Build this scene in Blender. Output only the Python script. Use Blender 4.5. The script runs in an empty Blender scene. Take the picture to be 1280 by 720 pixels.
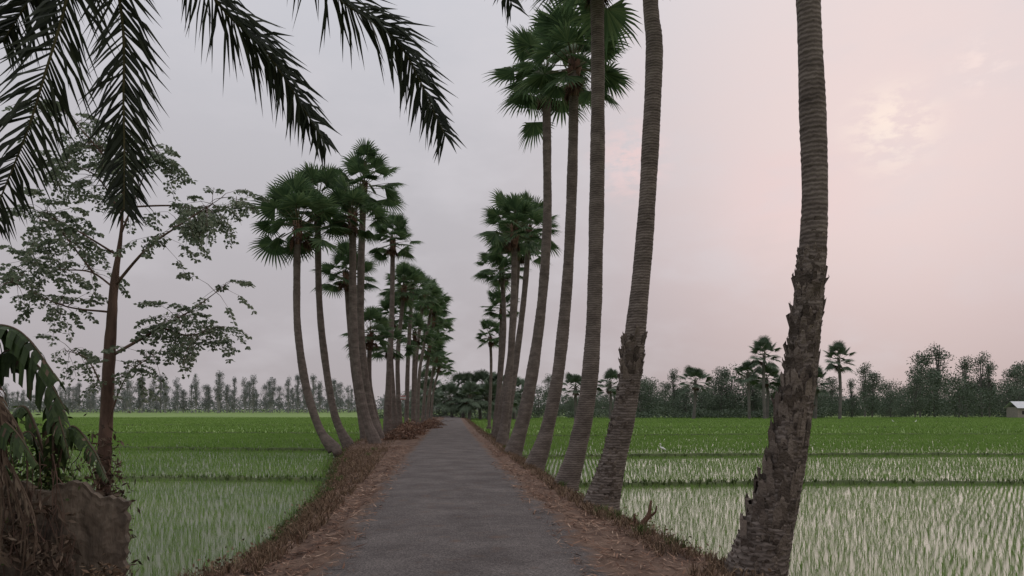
import bpy, math, random
import numpy as np
from mathutils import Vector, Matrix
random.seed(7); RNG=np.random.default_rng(7)
scene=bpy.context.scene
COL=scene.collection

# ---------------------------------------------------------------- materials
def ramp(nt, stops):
    r=nt.nodes.new('ShaderNodeValToRGB')
    e=r.color_ramp.elements
    while len(e)<len(stops): e.new(0.5)
    for i,(p,c) in enumerate(stops):
        e[i].position=p; e[i].color=(c[0],c[1],c[2],1)
    return r
def make_mat(name, stops, scale=4, detail=4, rough=.9, bump=0., bscale=None, stretch=(1,1,1), island=0., trans=0., spec=.25, wave=None, world=False):
    m=bpy.data.materials.new(name); m.use_nodes=True
    nt=m.node_tree; nt.nodes.clear(); N=nt.nodes.new; L=nt.links.new
    out=N('ShaderNodeOutputMaterial'); bs=N('ShaderNodeBsdfPrincipled')
    bs.inputs['Roughness'].default_value=rough
    bs.inputs['Specular IOR Level'].default_value=spec
    if world:
        g=N('ShaderNodeNewGeometry'); src=g.outputs['Position']
    else:
        tc=N('ShaderNodeTexCoord'); src=tc.outputs['Object']
    mp=N('ShaderNodeMapping'); mp.inputs['Scale'].default_value=stretch
    L(src,mp.inputs['Vector'])
    nz=N('ShaderNodeTexNoise'); nz.inputs['Scale'].default_value=scale; nz.inputs['Detail'].default_value=detail
    nz.inputs['Roughness'].default_value=.62
    L(mp.outputs[0],nz.inputs['Vector'])
    fac=nz.outputs['Fac']
    if island>0:
        g2=N('ShaderNodeNewGeometry'); mx=N('ShaderNodeMix'); mx.inputs[0].default_value=island
        L(fac,mx.inputs[2]); L(g2.outputs['Random Per Island'],mx.inputs[3]); fac=mx.outputs[0]
    if wave:
        w=N('ShaderNodeTexWave'); w.bands_direction='Z'; w.inputs['Scale'].default_value=wave; w.inputs['Distortion'].default_value=3.2
        w.inputs['Detail'].default_value=3; w.inputs['Detail Scale'].default_value=2.5
        L(src,w.inputs['Vector'])
        mx=N('ShaderNodeMix'); mx.inputs[0].default_value=.23
        L(fac,mx.inputs[2]); L(w.outputs['Fac'],mx.inputs[3]); fac=mx.outputs[0]
    r=ramp(nt,stops); L(fac,r.inputs[0]); L(r.outputs[0],bs.inputs['Base Color'])
    if bump>0:
        b=N('ShaderNodeBump'); b.inputs['Strength'].default_value=bump; b.inputs['Distance'].default_value=.03
        if bscale:
            n2=N('ShaderNodeTexNoise'); n2.inputs['Scale'].default_value=bscale; n2.inputs['Detail'].default_value=5
            L(mp.outputs[0],n2.inputs['Vector']); L(n2.outputs['Fac'],b.inputs['Height'])
        else: L(fac,b.inputs['Height'])
        L(b.outputs[0],bs.inputs['Normal'])
    if trans>0:
        t=N('ShaderNodeBsdfTranslucent'); L(r.outputs[0],t.inputs['Color'])
        ms=N('ShaderNodeMixShader'); ms.inputs[0].default_value=trans
        L(bs.outputs[0],ms.inputs[1]); L(t.outputs[0],ms.inputs[2]); L(ms.outputs[0],out.inputs['Surface'])
    else: L(bs.outputs[0],out.inputs['Surface'])
    return m
M={}
M['bark']=make_mat('palm_bark',[(.25,(.052,.042,.036)),(.5,(.122,.10,.087)),(.75,(.23,.196,.172))],scale=3.2,bump=.5,wave=6.2,detail=8,stretch=(1,1,1.8))
M['boot']=make_mat('leaf_base_fibre',[(.2,(.03,.018,.013)),(.5,(.10,.055,.036)),(.8,(.2,.13,.09))],scale=6,bump=.6,island=.5,bscale=40)
M['flake']=make_mat('flaking_bark',[(.2,(.045,.036,.03)),(.5,(.12,.096,.08)),(.8,(.24,.2,.168))],scale=7,bump=.8,island=.45,bscale=35)
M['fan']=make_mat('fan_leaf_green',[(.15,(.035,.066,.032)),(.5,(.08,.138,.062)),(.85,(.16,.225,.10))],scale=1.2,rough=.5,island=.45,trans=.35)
M['fanfar']=make_mat('fan_leaf_haze_tint',[(.15,(.075,.105,.072)),(.5,(.11,.15,.10)),(.85,(.15,.195,.14))],scale=1.2,rough=.7,island=.45)  # distance haze mixed into the leaf colour as lighter, flatter greens
M['date']=make_mat('date_leaf',[(.15,(.010,.014,.010)),(.5,(.022,.030,.018)),(.85,(.046,.056,.034))],scale=1.5,rough=.6,island=.45,trans=.08)
M['rachis']=make_mat('leaf_stalk',[(.3,(.05,.05,.025)),(.7,(.12,.11,.06))],scale=6)
M['leaf']=make_mat('tree_leaf',[(.15,(.08,.112,.07)),(.5,(.15,.19,.125)),(.85,(.27,.31,.22))],scale=1.5,rough=.5,island=.6,trans=.4)
M['twig']=make_mat('grey_bark',[(.3,(.055,.036,.027)),(.7,(.16,.105,.08))],scale=10,bump=.4,stretch=(1,1,.3))
M['treefar']=make_mat('wood_leaf_haze_tint',[(.15,(.065,.09,.064)),(.5,(.105,.138,.098)),(.85,(.165,.195,.14))],scale=.12,island=.3)  # aerial haze carried by paler leaf tones, no mist in the scene
M['treefar2']=make_mat('distant_leaf_haze_tint',[(.15,(.17,.188,.185)),(.5,(.21,.23,.226)),(.85,(.255,.275,.268))],scale=.35,island=.4)  # horizon foliage: stronger haze put into its pale grey colour
M['trunkfar']=make_mat('distant_trunk_haze_tint',[(.3,(.10,.095,.09)),(.7,(.16,.15,.14))],scale=1)  # trunk tones lifted and flattened to carry distance haze
M['trunkfar2']=make_mat('distant_trunk_haze_pale',[(.3,(.22,.22,.215)),(.7,(.28,.28,.272))],scale=1)  # horizon trunks paled in colour to stand for thicker haze
M['rice']=make_mat('rice_blade',[(.15,(.09,.175,.033)),(.5,(.165,.295,.062)),(.85,(.28,.41,.12))],scale=.25,rough=.6,island=.5,trans=.35,world=True,spec=.1)
M['ricefar']=make_mat('rice_blade_dense',[(.2,(.10,.185,.04)),(.5,(.175,.29,.065)),(.85,(.265,.375,.11))],scale=.12,rough=.6,island=.35,trans=.25,world=True)
M['weed']=make_mat('verge_weed',[(.12,(.04,.032,.019)),(.35,(.095,.065,.04)),(.6,(.175,.115,.075)),(.9,(.33,.25,.165))],scale=.8,island=.6,world=True)
M['grass']=make_mat('bund_grass_blade',[(.15,(.03,.05,.015)),(.5,(.07,.11,.03)),(.9,(.15,.19,.06))],scale=.8,island=.6,world=True)
M['litter']=make_mat('dry_leaf',[(.1,(.045,.024,.016)),(.4,(.15,.08,.053)),(.65,(.26,.155,.105)),(.92,(.45,.33,.245))],scale=2,island=.75,world=True)
M['earth']=make_mat('verge_earth',[(.25,(.035,.022,.016)),(.45,(.10,.06,.043)),(.6,(.155,.10,.072)),(.8,(.24,.17,.13))],scale=2.2,detail=9,bump=1.,bscale=22,world=True)
M['mud']=make_mat('mud_wall_earth',[(.3,(.045,.037,.03)),(.5,(.125,.102,.078)),(.7,(.235,.195,.15))],scale=2.6,detail=10,bump=.7,bscale=16,stretch=(1.6,1,.5))
M['bund']=make_mat('bund_soil',[(.3,(.04,.06,.02)),(.6,(.08,.105,.04)),(.8,(.13,.13,.07))],scale=1.5,bump=.5,world=True)
M['deadleaf']=make_mat('dead_banana_leaf',[(.2,(.03,.021,.015)),(.5,(.10,.072,.052)),(.85,(.24,.19,.14))],scale=5,island=.5)
M['banana']=make_mat('banana_leaf',[(.2,(.014,.026,.009)),(.5,(.03,.056,.016)),(.85,(.07,.115,.033))],scale=3,island=.3,rough=.5,trans=.15)
M['white']=make_mat('white_feather',[(.3,(.7,.7,.68)),(.7,(.85,.85,.83))],scale=5)
M['beak']=make_mat('yellow_beak',[(.3,(.5,.35,.05)),(.7,(.6,.42,.08))],scale=5)
M['legs']=make_mat('dark_leg',[(.3,(.02,.02,.02)),(.7,(.05,.05,.04))],scale=5)
M['tin']=make_mat('tin_roof',[(.3,(.55,.57,.6)),(.7,(.72,.74,.76))],scale=2,rough=.5)
M['plaster']=make_mat('house_wall',[(.3,(.22,.2,.18)),(.7,(.32,.29,.26))],scale=2)
M['dark']=make_mat('dark_opening',[(.3,(.03,.03,.03)),(.7,(.05,.045,.04))],scale=2)
M['red']=make_mat('red_paint',[(.3,(.35,.05,.04)),(.7,(.45,.08,.06))],scale=6)
M['whitep']=make_mat('white_paint',[(.3,(.5,.5,.5)),(.7,(.72,.72,.7))],scale=6)

def asphalt():
    m=bpy.data.materials.new('worn_asphalt'); m.use_nodes=True; nt=m.node_tree; nt.nodes.clear(); N=nt.nodes.new; L=nt.links.new
    out=N('ShaderNodeOutputMaterial'); bs=N('ShaderNodeBsdfPrincipled'); bs.inputs['Roughness'].default_value=.95; bs.inputs['Specular IOR Level'].default_value=.15
    g=N('ShaderNodeNewGeometry')
    n1=N('ShaderNodeTexNoise'); n1.inputs['Scale'].default_value=1.1; n1.inputs['Detail'].default_value=9; n1.inputs['Roughness'].default_value=.65; L(g.outputs['Position'],n1.inputs['Vector'])
    r1=ramp(nt,[(.3,(.076,.067,.065)),(.5,(.112,.10,.097)),(.72,(.155,.139,.133))]); L(n1.outputs['Fac'],r1.inputs[0])
    n2=N('ShaderNodeTexVoronoi'); n2.inputs['Scale'].default_value=70; L(g.outputs['Position'],n2.inputs['Vector'])
    r2=ramp(nt,[(.0,(.5,.5,.5)),(.5,(.92,.92,.92)),(1,(1.7,1.67,1.63))]); L(n2.outputs['Color'],r2.inputs[0])
    mx=N('ShaderNodeMix'); mx.data_type='RGBA'; mx.blend_type='MULTIPLY'; mx.inputs[0].default_value=.92
    L(r1.outputs[0],mx.inputs[6]); L(r2.outputs[0],mx.inputs[7])
    n3=N('ShaderNodeTexNoise'); n3.inputs['Scale'].default_value=3.5; n3.inputs['Detail'].default_value=8; L(g.outputs['Position'],n3.inputs['Vector'])
    at=N('ShaderNodeAttribute'); at.attribute_name='edge'
    ad=N('ShaderNodeMath'); ad.operation='MULTIPLY_ADD'; L(at.outputs['Fac'],ad.inputs[0]); ad.inputs[1].default_value=.5; L(n3.outputs['Fac'],ad.inputs[2])
    r3=ramp(nt,[(.58,(0,0,0)),(.9,(1,1,1))]); L(ad.outputs[0],r3.inputs[0])
    m2=N('ShaderNodeMix'); m2.data_type='RGBA'; L(r3.outputs[0],m2.inputs[0]); L(mx.outputs[2],m2.inputs[6]); m2.inputs[7].default_value=(.14,.095,.073,1)
    L(m2.outputs[2],bs.inputs['Base Color'])
    b=N('ShaderNodeBump'); b.inputs['Strength'].default_value=.7; b.inputs['Distance'].default_value=.012; L(n2.outputs['Distance'],b.inputs['Height']); L(b.outputs[0],bs.inputs['Normal'])
    L(bs.outputs[0],out.inputs['Surface']); return m
def water_mat():
    m=bpy.data.materials.new('paddy_water'); m.use_nodes=True; nt=m.node_tree; N=nt.nodes.new; L=nt.links.new
    bs=nt.nodes['Principled BSDF']; bs.inputs['Roughness'].default_value=.24; bs.inputs['IOR'].default_value=1.19
    g=N('ShaderNodeNewGeometry')
    n1=N('ShaderNodeTexNoise'); n1.inputs['Scale'].default_value=.5; n1.inputs['Detail'].default_value=6; L(g.outputs['Position'],n1.inputs['Vector'])
    r=ramp(nt,[(.3,(.075,.105,.04)),(.7,(.15,.165,.085))]); L(n1.outputs['Fac'],r.inputs[0]); L(r.outputs[0],bs.inputs['Base Color'])
    return m
M['asphalt']=asphalt(); M['water']=water_mat()
M['field']=make_mat('field_green',[(.3,(.105,.18,.045)),(.5,(.155,.245,.062)),(.7,(.215,.305,.095))],scale=.05,detail=8,world=True,bump=.3,bscale=2)

# ---------------------------------------------------------------- mesh helpers
def mesh(name, V, F, mats, mi=None, smooth=False):
    me=bpy.data.meshes.new(name)
    V=np.asarray(V,dtype=np.float32).reshape(-1,3)
    if isinstance(F,np.ndarray):
        nf,k=F.shape
        me.vertices.add(len(V)); me.vertices.foreach_set('co',V.ravel())
        me.loops.add(nf*k); me.loops.foreach_set('vertex_index',F.astype(np.int32).ravel())
        me.polygons.add(nf); me.polygons.foreach_set('loop_start',np.arange(0,nf*k,k,dtype=np.int32))
        me.polygons.foreach_set('loop_total',np.full(nf,k,dtype=np.int32))
        me.update(calc_edges=True)
    else:
        me.from_pydata([tuple(v) for v in V.tolist()],[],F)
    for m in (mats if isinstance(mats,list) else [mats]): me.materials.append(m)
    if mi is not None: me.polygons.foreach_set('material_index',np.asarray(mi,dtype=np.int32))
    if smooth: me.polygons.foreach_set('use_smooth',np.ones(len(me.polygons),dtype=bool))
    me.update(); return me
def obj(name, data, loc=(0,0,0), parent=None, **kw):
    o=bpy.data.objects.new(name,data); COL.objects.link(o); o.location=loc
    if parent: o.parent=parent
    for k,v in kw.items(): o[k]=v
    return o
def thing(name, loc, label, category, group=None):
    o=bpy.data.objects.new(name,None); COL.objects.link(o); o.location=loc; o.empty_display_size=.3
    o['label']=label; o['category']=category
    if group: o['group']=group
    return o
def catmull(P, n):
    P=[Vector(p) for p in P]
    P=[P[0]*2-P[1]]+P+[P[-1]*2-P[-2]]
    out=[]
    m=len(P)-3
    for i in range(n+1):
        t=i/n*m; k=min(int(t),m-1); u=t-k
        a,b,c,d=P[k:k+4]
        out.append(.5*((2*b)+(c-a)*u+(2*a-5*b+4*c-d)*u*u+(3*b-a-3*c+d)*u**3))
    return out
class MB:
    def __init__(s): s.V=[]; s.F=[]; s.M=[]
    def add(s,vs,fs,m=0):
        o=len(s.V); s.V+= [tuple(v) for v in vs]; s.F+=[tuple(i+o for i in f) for f in fs]; s.M+=[m]*len(fs)
    def tube(s,pts,rad,sides=8,m=0,noise=0.,ring=0.,cap=True):
        vs=[];fs=[];n=len(pts)
        for i,p in enumerate(pts):
            p=Vector(p); t=(Vector(pts[min(i+1,n-1)])-Vector(pts[max(i-1,0)])).normalized()
            a=t.cross(Vector((0,1,0.01)));
            if a.length<1e-3: a=Vector((1,0,0))
            a.normalize(); b=t.cross(a)
            r=rad[i]
            if ring: r*= (1+ring*(1 if i%2 else -1)+random.uniform(-ring,ring)*.8)
            for j in range(sides):
                th=2*math.pi*j/sides; rr=r*(1+(random.uniform(-noise,noise) if noise else 0))
                vs.append(p+a*math.cos(th)*rr+b*math.sin(th)*rr)
        for i in range(n-1):
            for j in range(sides):
                k=(j+1)%sides
                fs.append((i*sides+j,i*sides+k,(i+1)*sides+k,(i+1)*sides+j))
        if cap:
            fs.append(tuple(range(sides))[::-1]); fs.append(tuple((n-1)*sides+j for j in range(sides)))
        s.add(vs,fs,m)
    def box(s,c,d,m=0):
        x,y,z=c; a,b,e=d[0]/2,d[1]/2,d[2]/2
        vs=[(x+i*a,y+j*b,z+k*e) for i in(-1,1) for j in(-1,1) for k in(-1,1)]
        s.add(vs,[(0,1,3,2),(4,6,7,5),(0,4,5,1),(2,3,7,6),(0,2,6,4),(1,5,7,3)],m)
    def mesh(s,name,mats,smooth=False): return mesh(name,s.V,s.F,mats,s.M,smooth)
def interp(rs,n):
    x=np.linspace(0,len(rs)-1,n+1); return list(np.interp(x,range(len(rs)),rs))

def blades(P, n, h, w, splay):
    P=np.repeat(P,n,axis=0); N=len(P)
    az=RNG.uniform(0,2*math.pi,N); H=RNG.uniform(h[0],h[1],N); sp=RNG.uniform(0,splay,N)
    d=np.stack([np.cos(az),np.sin(az),np.zeros(N)],1)
    az2=az+RNG.uniform(-1.2,1.2,N)+math.pi/2
    s=np.stack([np.cos(az2),np.sin(az2),np.zeros(N)],1)*(w*RNG.uniform(.6,1.3,N))[:,None]
    up=np.zeros((N,3)); up[:,2]=1
    b=P+d*.012
    mid=b+up*(H*.6)[:,None]+d*(H*sp*.35)[:,None]
    tip=b+up*(H*RNG.uniform(.85,1,N))[:,None]+d*(H*sp)[:,None]
    V=np.stack([b-s*.6,b+s*.6,mid+s*.8,mid-s*.8,tip],1).reshape(-1,3)
    i=np.arange(N)*5
    F=np.concatenate([np.stack([i,i+1,i+2],1),np.stack([i,i+2,i+3],1),np.stack([i+3,i+2,i+4],1)])
    return V,F
def quads(C,U,W):
    n=len(C); V=np.stack([C-U*.5,C+W*.5,C+U*.5,C-W*.5],1).reshape(-1,3)
    i=np.arange(n)*4; return V,np.stack([i,i+1,i+2,i+3],1)
def rand_dirs(n):
    v=RNG.normal(size=(n,3)); return v/np.linalg.norm(v,axis=1,keepdims=True)

# ---------------------------------------------------------------- terrain
_cy=np.array([-10,0,3,7,16.5,30,50,90,134,160,200,260]); _cx=np.array([1.0,.2,-.07,-.41,-1.38,-2.55,-4.25,-7.4,-10.8,-14.5,-23,-42])
_gy=np.arange(-10,260,.5); _gx=np.interp(_gy,_cy,_cx)
_k=np.ones(13)/13; _gs=np.convolve(np.pad(_gx,6,'edge'),_k,'valid')
def rc(y): return np.interp(y,_gy,_gs)
def offL(y): return np.interp(y,[-10,5,8,10.2,18.6,28,37,60,140,260],[6.5,4.6,3.35,3.0,3.3,4.5,5.6,5.8,5,4])
def offR(y): return np.interp(y,[-10,8,14,260],[4.1,3.65,3.2,3.2])
RW=1.54
FZ=-.62
def bank_z(x,y):
    c=rc(y); d=x-c; o=np.where(d<0,offL(y),offR(y)); a=np.abs(d)
    t=np.clip((a-1.6)/(np.maximum(o-.85,1.9)-1.6),0,1)
    z=-.03-.12*t
    u=np.clip((a-(o-.85))/.85,0,1); u=u*u*(3-2*u)
    return z*(1-u)+(FZ-.05)*u
def noise2(x,y):
    return (np.sin(x*3.1+y*1.7)+np.sin(x*7.3-y*4.9+1)+np.sin(y*11.3+x*2.1))/3
me=mesh('ground',[(-3000,-200,-.66),(3000,-200,-.66),(3000,6000,-.66),(-3000,6000,-.66)],[(0,1,2,3)],M['field'])
obj('ground',me,kind='structure')
def sheet(name,poly,z,mat):
    me=mesh(name,[(x,y,z) for x,y in poly],[tuple(range(len(poly)))],mat); return obj(name,me,kind='structure')
sheet('paddy_water',[(-90,1),(90,1),(90,66),(-90,66)],-.62,M['water'])
ys=np.concatenate([np.arange(-8,40,.2),np.arange(40,240,1.0)]); us=np.concatenate([np.linspace(0,1,19)])
V=[];F=[]
for sd in (-1,1):
    b0=len(V)
    for y in ys:
        c=rc(y); o=offL(y) if sd<0 else offR(y)
        for u in us:
            a=1.3+(o-1.3)*u
            x=c+sd*(a+.12*noise2(a,y)*(u>.9)); 
            z=bank_z(x,y)+(.035*noise2(x*2,y*2)+.02*random.uniform(-1,1))*(a>1.7)*(u<.97)
            V.append((x,y,z))
    nu=len(us)
    for i in range(len(ys)-1):
        for j in range(nu-1):
            f=(b0+i*nu+j,b0+i*nu+j+1,b0+(i+1)*nu+j+1,b0+(i+1)*nu+j); F.append(f if sd>0 else f[::-1])
obj('embankment',mesh('embankment',V,F,M['earth'],smooth=True),kind='structure')
V=[];E=[]
rs=[-1,-.96,-.8,-.4,0,.4,.8,.96,1]
for y in ys:
    c=rc(y)
    wl=RW+.05*math.sin(y*1.3)+.05*math.sin(y*3.7+1)+random.uniform(-.035,.035); wr=RW+.05*math.sin(y*1.1+2)+.05*math.sin(y*4.1)+random.uniform(-.035,.035)
    for r in rs:
        V.append((c+(r*wl if r<0 else r*wr),y,.012+.025*(1-r*r)-(.05 if abs(r)==1 else 0))); E.append(max(0,(abs(r)-.8)/.2))
n=len(rs); F=[(i*n+j,i*n+j+1,(i+1)*n+j+1,(i+1)*n+j) for i in range(len(ys)-1) for j in range(n-1)]
me=mesh('road',V,F,M['asphalt'],smooth=True)
at=me.attributes.new('edge','FLOAT','POINT'); at.data.foreach_set('value',E)
obj('road',me,kind='structure')

def bund(pts,w=.35,h=.2):
    mb=MB(); n=max(6,int(sum((Vector(pts[i+1])-Vector(pts[i])).length for i in range(len(pts)-1))/.8))
    P=catmull([(x,y,0) for x,y in pts],n); vs=[];fs=[]
    for i,p in enumerate(P):
        t=(P[min(i+1,n)]-P[max(i-1,0)]).normalized(); s=Vector((-t.y,t.x,0))
        ww=w*random.uniform(.85,1.2); hh=h*random.uniform(.7,1.25)
        for a,z in((-1,-.04),(-.5,hh),(0,hh*1.1),(.5,hh),(1,-.04)):
            q=p+s*a*ww; vs.append((q.x,q.y,FZ+z))
    for i in range(n):
        for j in range(4): fs.append((i*5+j,i*5+j+1,(i+1)*5+j+1,(i+1)*5+j))
    mb.add(vs,fs); obj('paddy_bund',mb.mesh('paddy_bund',M['bund'],True),kind='structure')
    return P
BP=[]
Lb=[[(-5.0,22.4),(-14,23),(-32,22)],[(-9.3,38),(-24,40),(-50,39)],[(-9.5,63),(-40,65),(-90,64)],[(-12,95),(-60,97),(-110,95)]]
Rb=[[(1.6,21.0),(12,21.6),(40,21.2)],[(.5,33),(20,34.5),(60,33.5)],[(-1.2,57),(30,61),(90,60)],[(-3,84),(40,86),(110,88)],[(-5,118),(40,120),(130,122)]]
for b in Lb+Rb: BP.append((bund(b, .26 if b[0][1]<60 else .35, .10 if b[0][1]<30 else .15),b))
pp=[]
for P,b in BP:
    for i in range(len(P)-1):
        for _ in range(14):
            q=P[i].lerp(P[i+1],random.random()); pp.append((q.x+random.uniform(-.3,.3),q.y+random.uniform(-.3,.3),FZ+.04))
V,F=blades(np.array(pp),5,(.05,.2),.012,.6)
obj('bund_grass',mesh('bund_grass',V,F,M['grass']),kind='stuff')

def near_bund(x,y):
    m=np.zeros(len(x),bool)
    for P,b in BP:
        A=np.array([(p.x,p.y) for p in P])
        o=np.argsort(A[:,0]); yy=np.interp(x,A[o,0],A[o,1]); m|=(np.abs(y-yy)<.42)&(x>A[:,0].min()-.5)&(x<A[:,0].max()+.5)
    return m
def paddy_pts(y0,y1,sx,sy,jit,ang=.06):
    gx=np.arange(-.78*y1-4,.78*y1+4,sx); gy=np.arange(y0-8,y1+8,sy)
    X,Y=np.meshgrid(gx,gy); X=X.ravel();Y=Y.ravel()
    X2=X*math.cos(ang)-Y*math.sin(ang); Y2=X*math.sin(ang)+Y*math.cos(ang)
    X=X2+RNG.normal(0,jit,len(X)); Y=Y2+RNG.normal(0,jit,len(X))
    k=(Y>y0)&(Y<=y1)&(np.abs(X)<.74*Y+2)
    X=X[k];Y=Y[k]
    c=rc(Y); d=X-c
    k=((d<-offL(Y)-.05)|(d>offR(Y)+.05))&~near_bund(X,Y)
    X=X[k];Y=Y[k]
    k=RNG.random(len(X))>.04+.3*(noise2(X*.35,Y*.3)>.45)
    return np.stack([X[k],Y[k],np.full(k.sum(),FZ-.01)],1)
VV=[];FF=[];o=0
for a in [(5,22,.13,.165,.018,.05,8,(.07,.18),.0031,.5),(22,38,.15,.195,.025,-.08,7,(.09,.19),.0050,.5),(38,64,.22,.24,.05,.1,7,(.13,.27),.0105,.5)]:
    P=paddy_pts(*a[:6]); V,F=blades(P,a[6],a[7],a[8],a[9]); VV.append(V);FF.append(F+o);o+=len(V)
obj('rice_seedlings',mesh('rice_seedlings',np.concatenate(VV),np.concatenate(FF),M['rice']),kind='stuff')
P=paddy_pts(64,175,.55,.6,.14,.03); V,F=blades(P,5,(.2,.38),.038,.7)
obj('rice_field_growth',mesh('rice_field_growth',V,F,M['ricefar']),kind='stuff')

def verge_pts(n,y0,y1,lo,hi,side=None,pw=1.5):
    y=y0+(y1-y0)*RNG.random(n)**pw; s=np.where(RNG.random(n)<.5,-1,1) if side is None else np.full(n,side)
    f=lo+(hi-lo)*RNG.random(n); o=np.where(s<0,offL(y),offR(y)); x=rc(y)+s*(1.48+(o-1.48)*f)
    return np.stack([x,y,bank_z(x,y)],1)
P=np.concatenate([verge_pts(3600,4,30,.3,1.0,-1),verge_pts(3200,4,30,.35,1.0,1),verge_pts(4500,28,140,.3,1.02)])
k=noise2(P[:,0]*.8,P[:,1]*.5)>-.35; P=P[k]
V,F=blades(P,7,(.03,.18),.0055,1.2)
obj('verge_weeds',mesh('verge_weeds',V,F,M['weed']),kind='stuff')
P=np.concatenate([verge_pts(1000,7,40,.88,1.08,-1),verge_pts(800,6,40,.9,1.08,1),verge_pts(1500,40,140,.85,1.05)])
c3=verge_pts(16,6,35,.4,.9); c3=np.repeat(c3,14,axis=0); c3[:,:2]+=RNG.normal(0,.07,(len(c3),2)); P=np.concatenate([P,c3])
V,F=blades(P,7,(.06,.2),.006,.8)
obj('verge_grass',mesh('verge_grass',V,F,M['grass']),kind='stuff')
P=np.concatenate([verge_pts(240,8,45,.6,.98,-1),verge_pts(200,7,45,.65,.98,1),verge_pts(600,45,140,.5,1.)])
C=np.repeat(P,22,axis=0); n=len(C); C=C+RNG.normal(size=(n,3))*np.array([.16,.16,.05]); C[:,2]=np.maximum(C[:,2],np.repeat(P[:,2],22))+RNG.random(n)*.13
U=rand_dirs(n)*RNG.uniform(.03,.07,n)[:,None]; W=np.cross(U,rand_dirs(n))*.6
V,F=quads(C,U,W); obj('verge_scrub',mesh('verge_scrub',V,F,M['weed']),kind='stuff')
P=np.concatenate([verge_pts(38000,3.5,32,0.03,.95),verge_pts(3600,3.5,22,-.18,.06),verge_pts(9000,30,110,0.03,.8)])
kk=RNG.random(len(P))<.5+.5*(noise2(P[:,0]*.7,P[:,1]*.6)>-.1); P=P[kk]
n=len(P); P[:,2]=np.maximum(P[:,2],np.where(np.abs(P[:,0]-rc(P[:,1]))<1.5,.014,-9))+.012+RNG.random(n)*.03
az=RNG.uniform(0,6.28,n); U=np.stack([np.cos(az),np.sin(az),RNG.uniform(-.35,.35,n)],1)*(RNG.uniform(.15,.42,n)**1.6)[:,None]
W=np.stack([-np.sin(az),np.cos(az),RNG.uniform(-.5,.5,n)],1)*(.003+.02*RNG.random(n)**2)[:,None]
V,F=quads(P,U,W); obj('leaf_litter',mesh('leaf_litter',V,F,M['litter']),kind='stuff')

# ---------------------------------------------------------------- fan palm
def fan(mb,P,d,R,rnd,m=0):
    up=Vector((0,0,1)); side=d.cross(up)
    if side.length<.05: side=Vector((1,0,0))
    side.normalize(); side=(side+Vector((rnd.uniform(-.5,.5),rnd.uniform(-.5,.5),rnd.uniform(-.5,.5)))).normalized()
    nrm=side.cross(d).normalized(); side=d.cross(nrm).normalized()
    S=25; A=math.radians(rnd.uniform(95,125)); fold=rnd.uniform(.05,.28)
    def pt(a,r,z=0,dr=1):
        q=P+(d*math.cos(a)+side*math.sin(a))*r+nrm*(z-fold*abs(math.sin(a))*r)
        q.z-= .11*dr*(r/R)**2*R
        return q
    da=A/S
    for j in range(S):
        a=-A+(2*j+1)*da; rt=R*(1-.22*(abs(a)/A)**2)*rnd.uniform(.9,1.07); rm=.48*R
        w2=da*.5; z=rnd.uniform(-.025,.025); aj=a+rnd.uniform(-.035,.035)
        vs=[P,pt(a-da,rm,-.02),pt(a,rm,.03),pt(a+da,rm,-.02),pt(aj-w2,rt*.74,z),pt(aj+w2,rt*.74,z),pt(aj,rt,z,1.2+rnd.uniform(0,.5))]
        mb.add(vs,[(0,1,2),(0,2,3),(1,4,2),(2,4,5),(2,5,3),(4,6,5)],m)
def make_crown(seed,n=26,pet=1.15,R=1.0,low=-28):
    rnd=random.Random(seed); mb=MB()
    for i in range(n):
        t=(i+.5)/n; az=i*2.39996+rnd.uniform(-.35,.35); el=math.radians(86+(low-86)*t**.9+rnd.uniform(-10,10))
        d=Vector((math.cos(el)*math.cos(az),math.cos(el)*math.sin(az),math.sin(el)))
        L=pet*rnd.uniform(.7,1.25)
        e=d*L; e.z-=.08*L*math.cos(el)
        side=d.cross(Vector((0,0,1.01))); side=side.normalized()*.02 if side.length>.01 else Vector((.02,0,0))
        o=Vector((0,0,-.3*t)); nn=side.cross(d).normalized()*.016
        mb.add([o-side*1.6,o+side*1.6,o+nn*2,e+o+side*.6,e+o-side*.6,e+o+nn],[(0,1,3,4),(1,2,5,3),(2,0,4,5)],1)
        d2=(d+Vector((0,0,-.16*math.cos(el)-.03))).normalized()
        fan(mb,e+o,d2,R*rnd.uniform(.82,1.12),rnd)
    for i in range(3):
        az=rnd.uniform(0,6.28); d=Vector((math.cos(az)*.45,math.sin(az)*.45,-.9)).normalized(); e=d*.6
        mb.add([Vector((-.02,0,-.3)),Vector((.02,0,-.3)),e+Vector((.01,0,-.2)),e+Vector((-.01,0,-.2))],[(0,1,2,3)],2)
        fan(mb,e+Vector((0,0,-.2)),d,R*.5,rnd,2)
    return mb
def crown_mesh(seed,leaf,**k):
    return make_crown(seed,**k).mesh('fan_crown',[leaf,M['rachis'],M['boot']])
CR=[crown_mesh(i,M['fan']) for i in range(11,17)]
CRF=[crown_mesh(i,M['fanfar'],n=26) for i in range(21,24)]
CRL=[crown_mesh(i,M['fanfar'],n=34,pet=1.2,R=1.2,low=-60) for i in range(31,34)]
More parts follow.
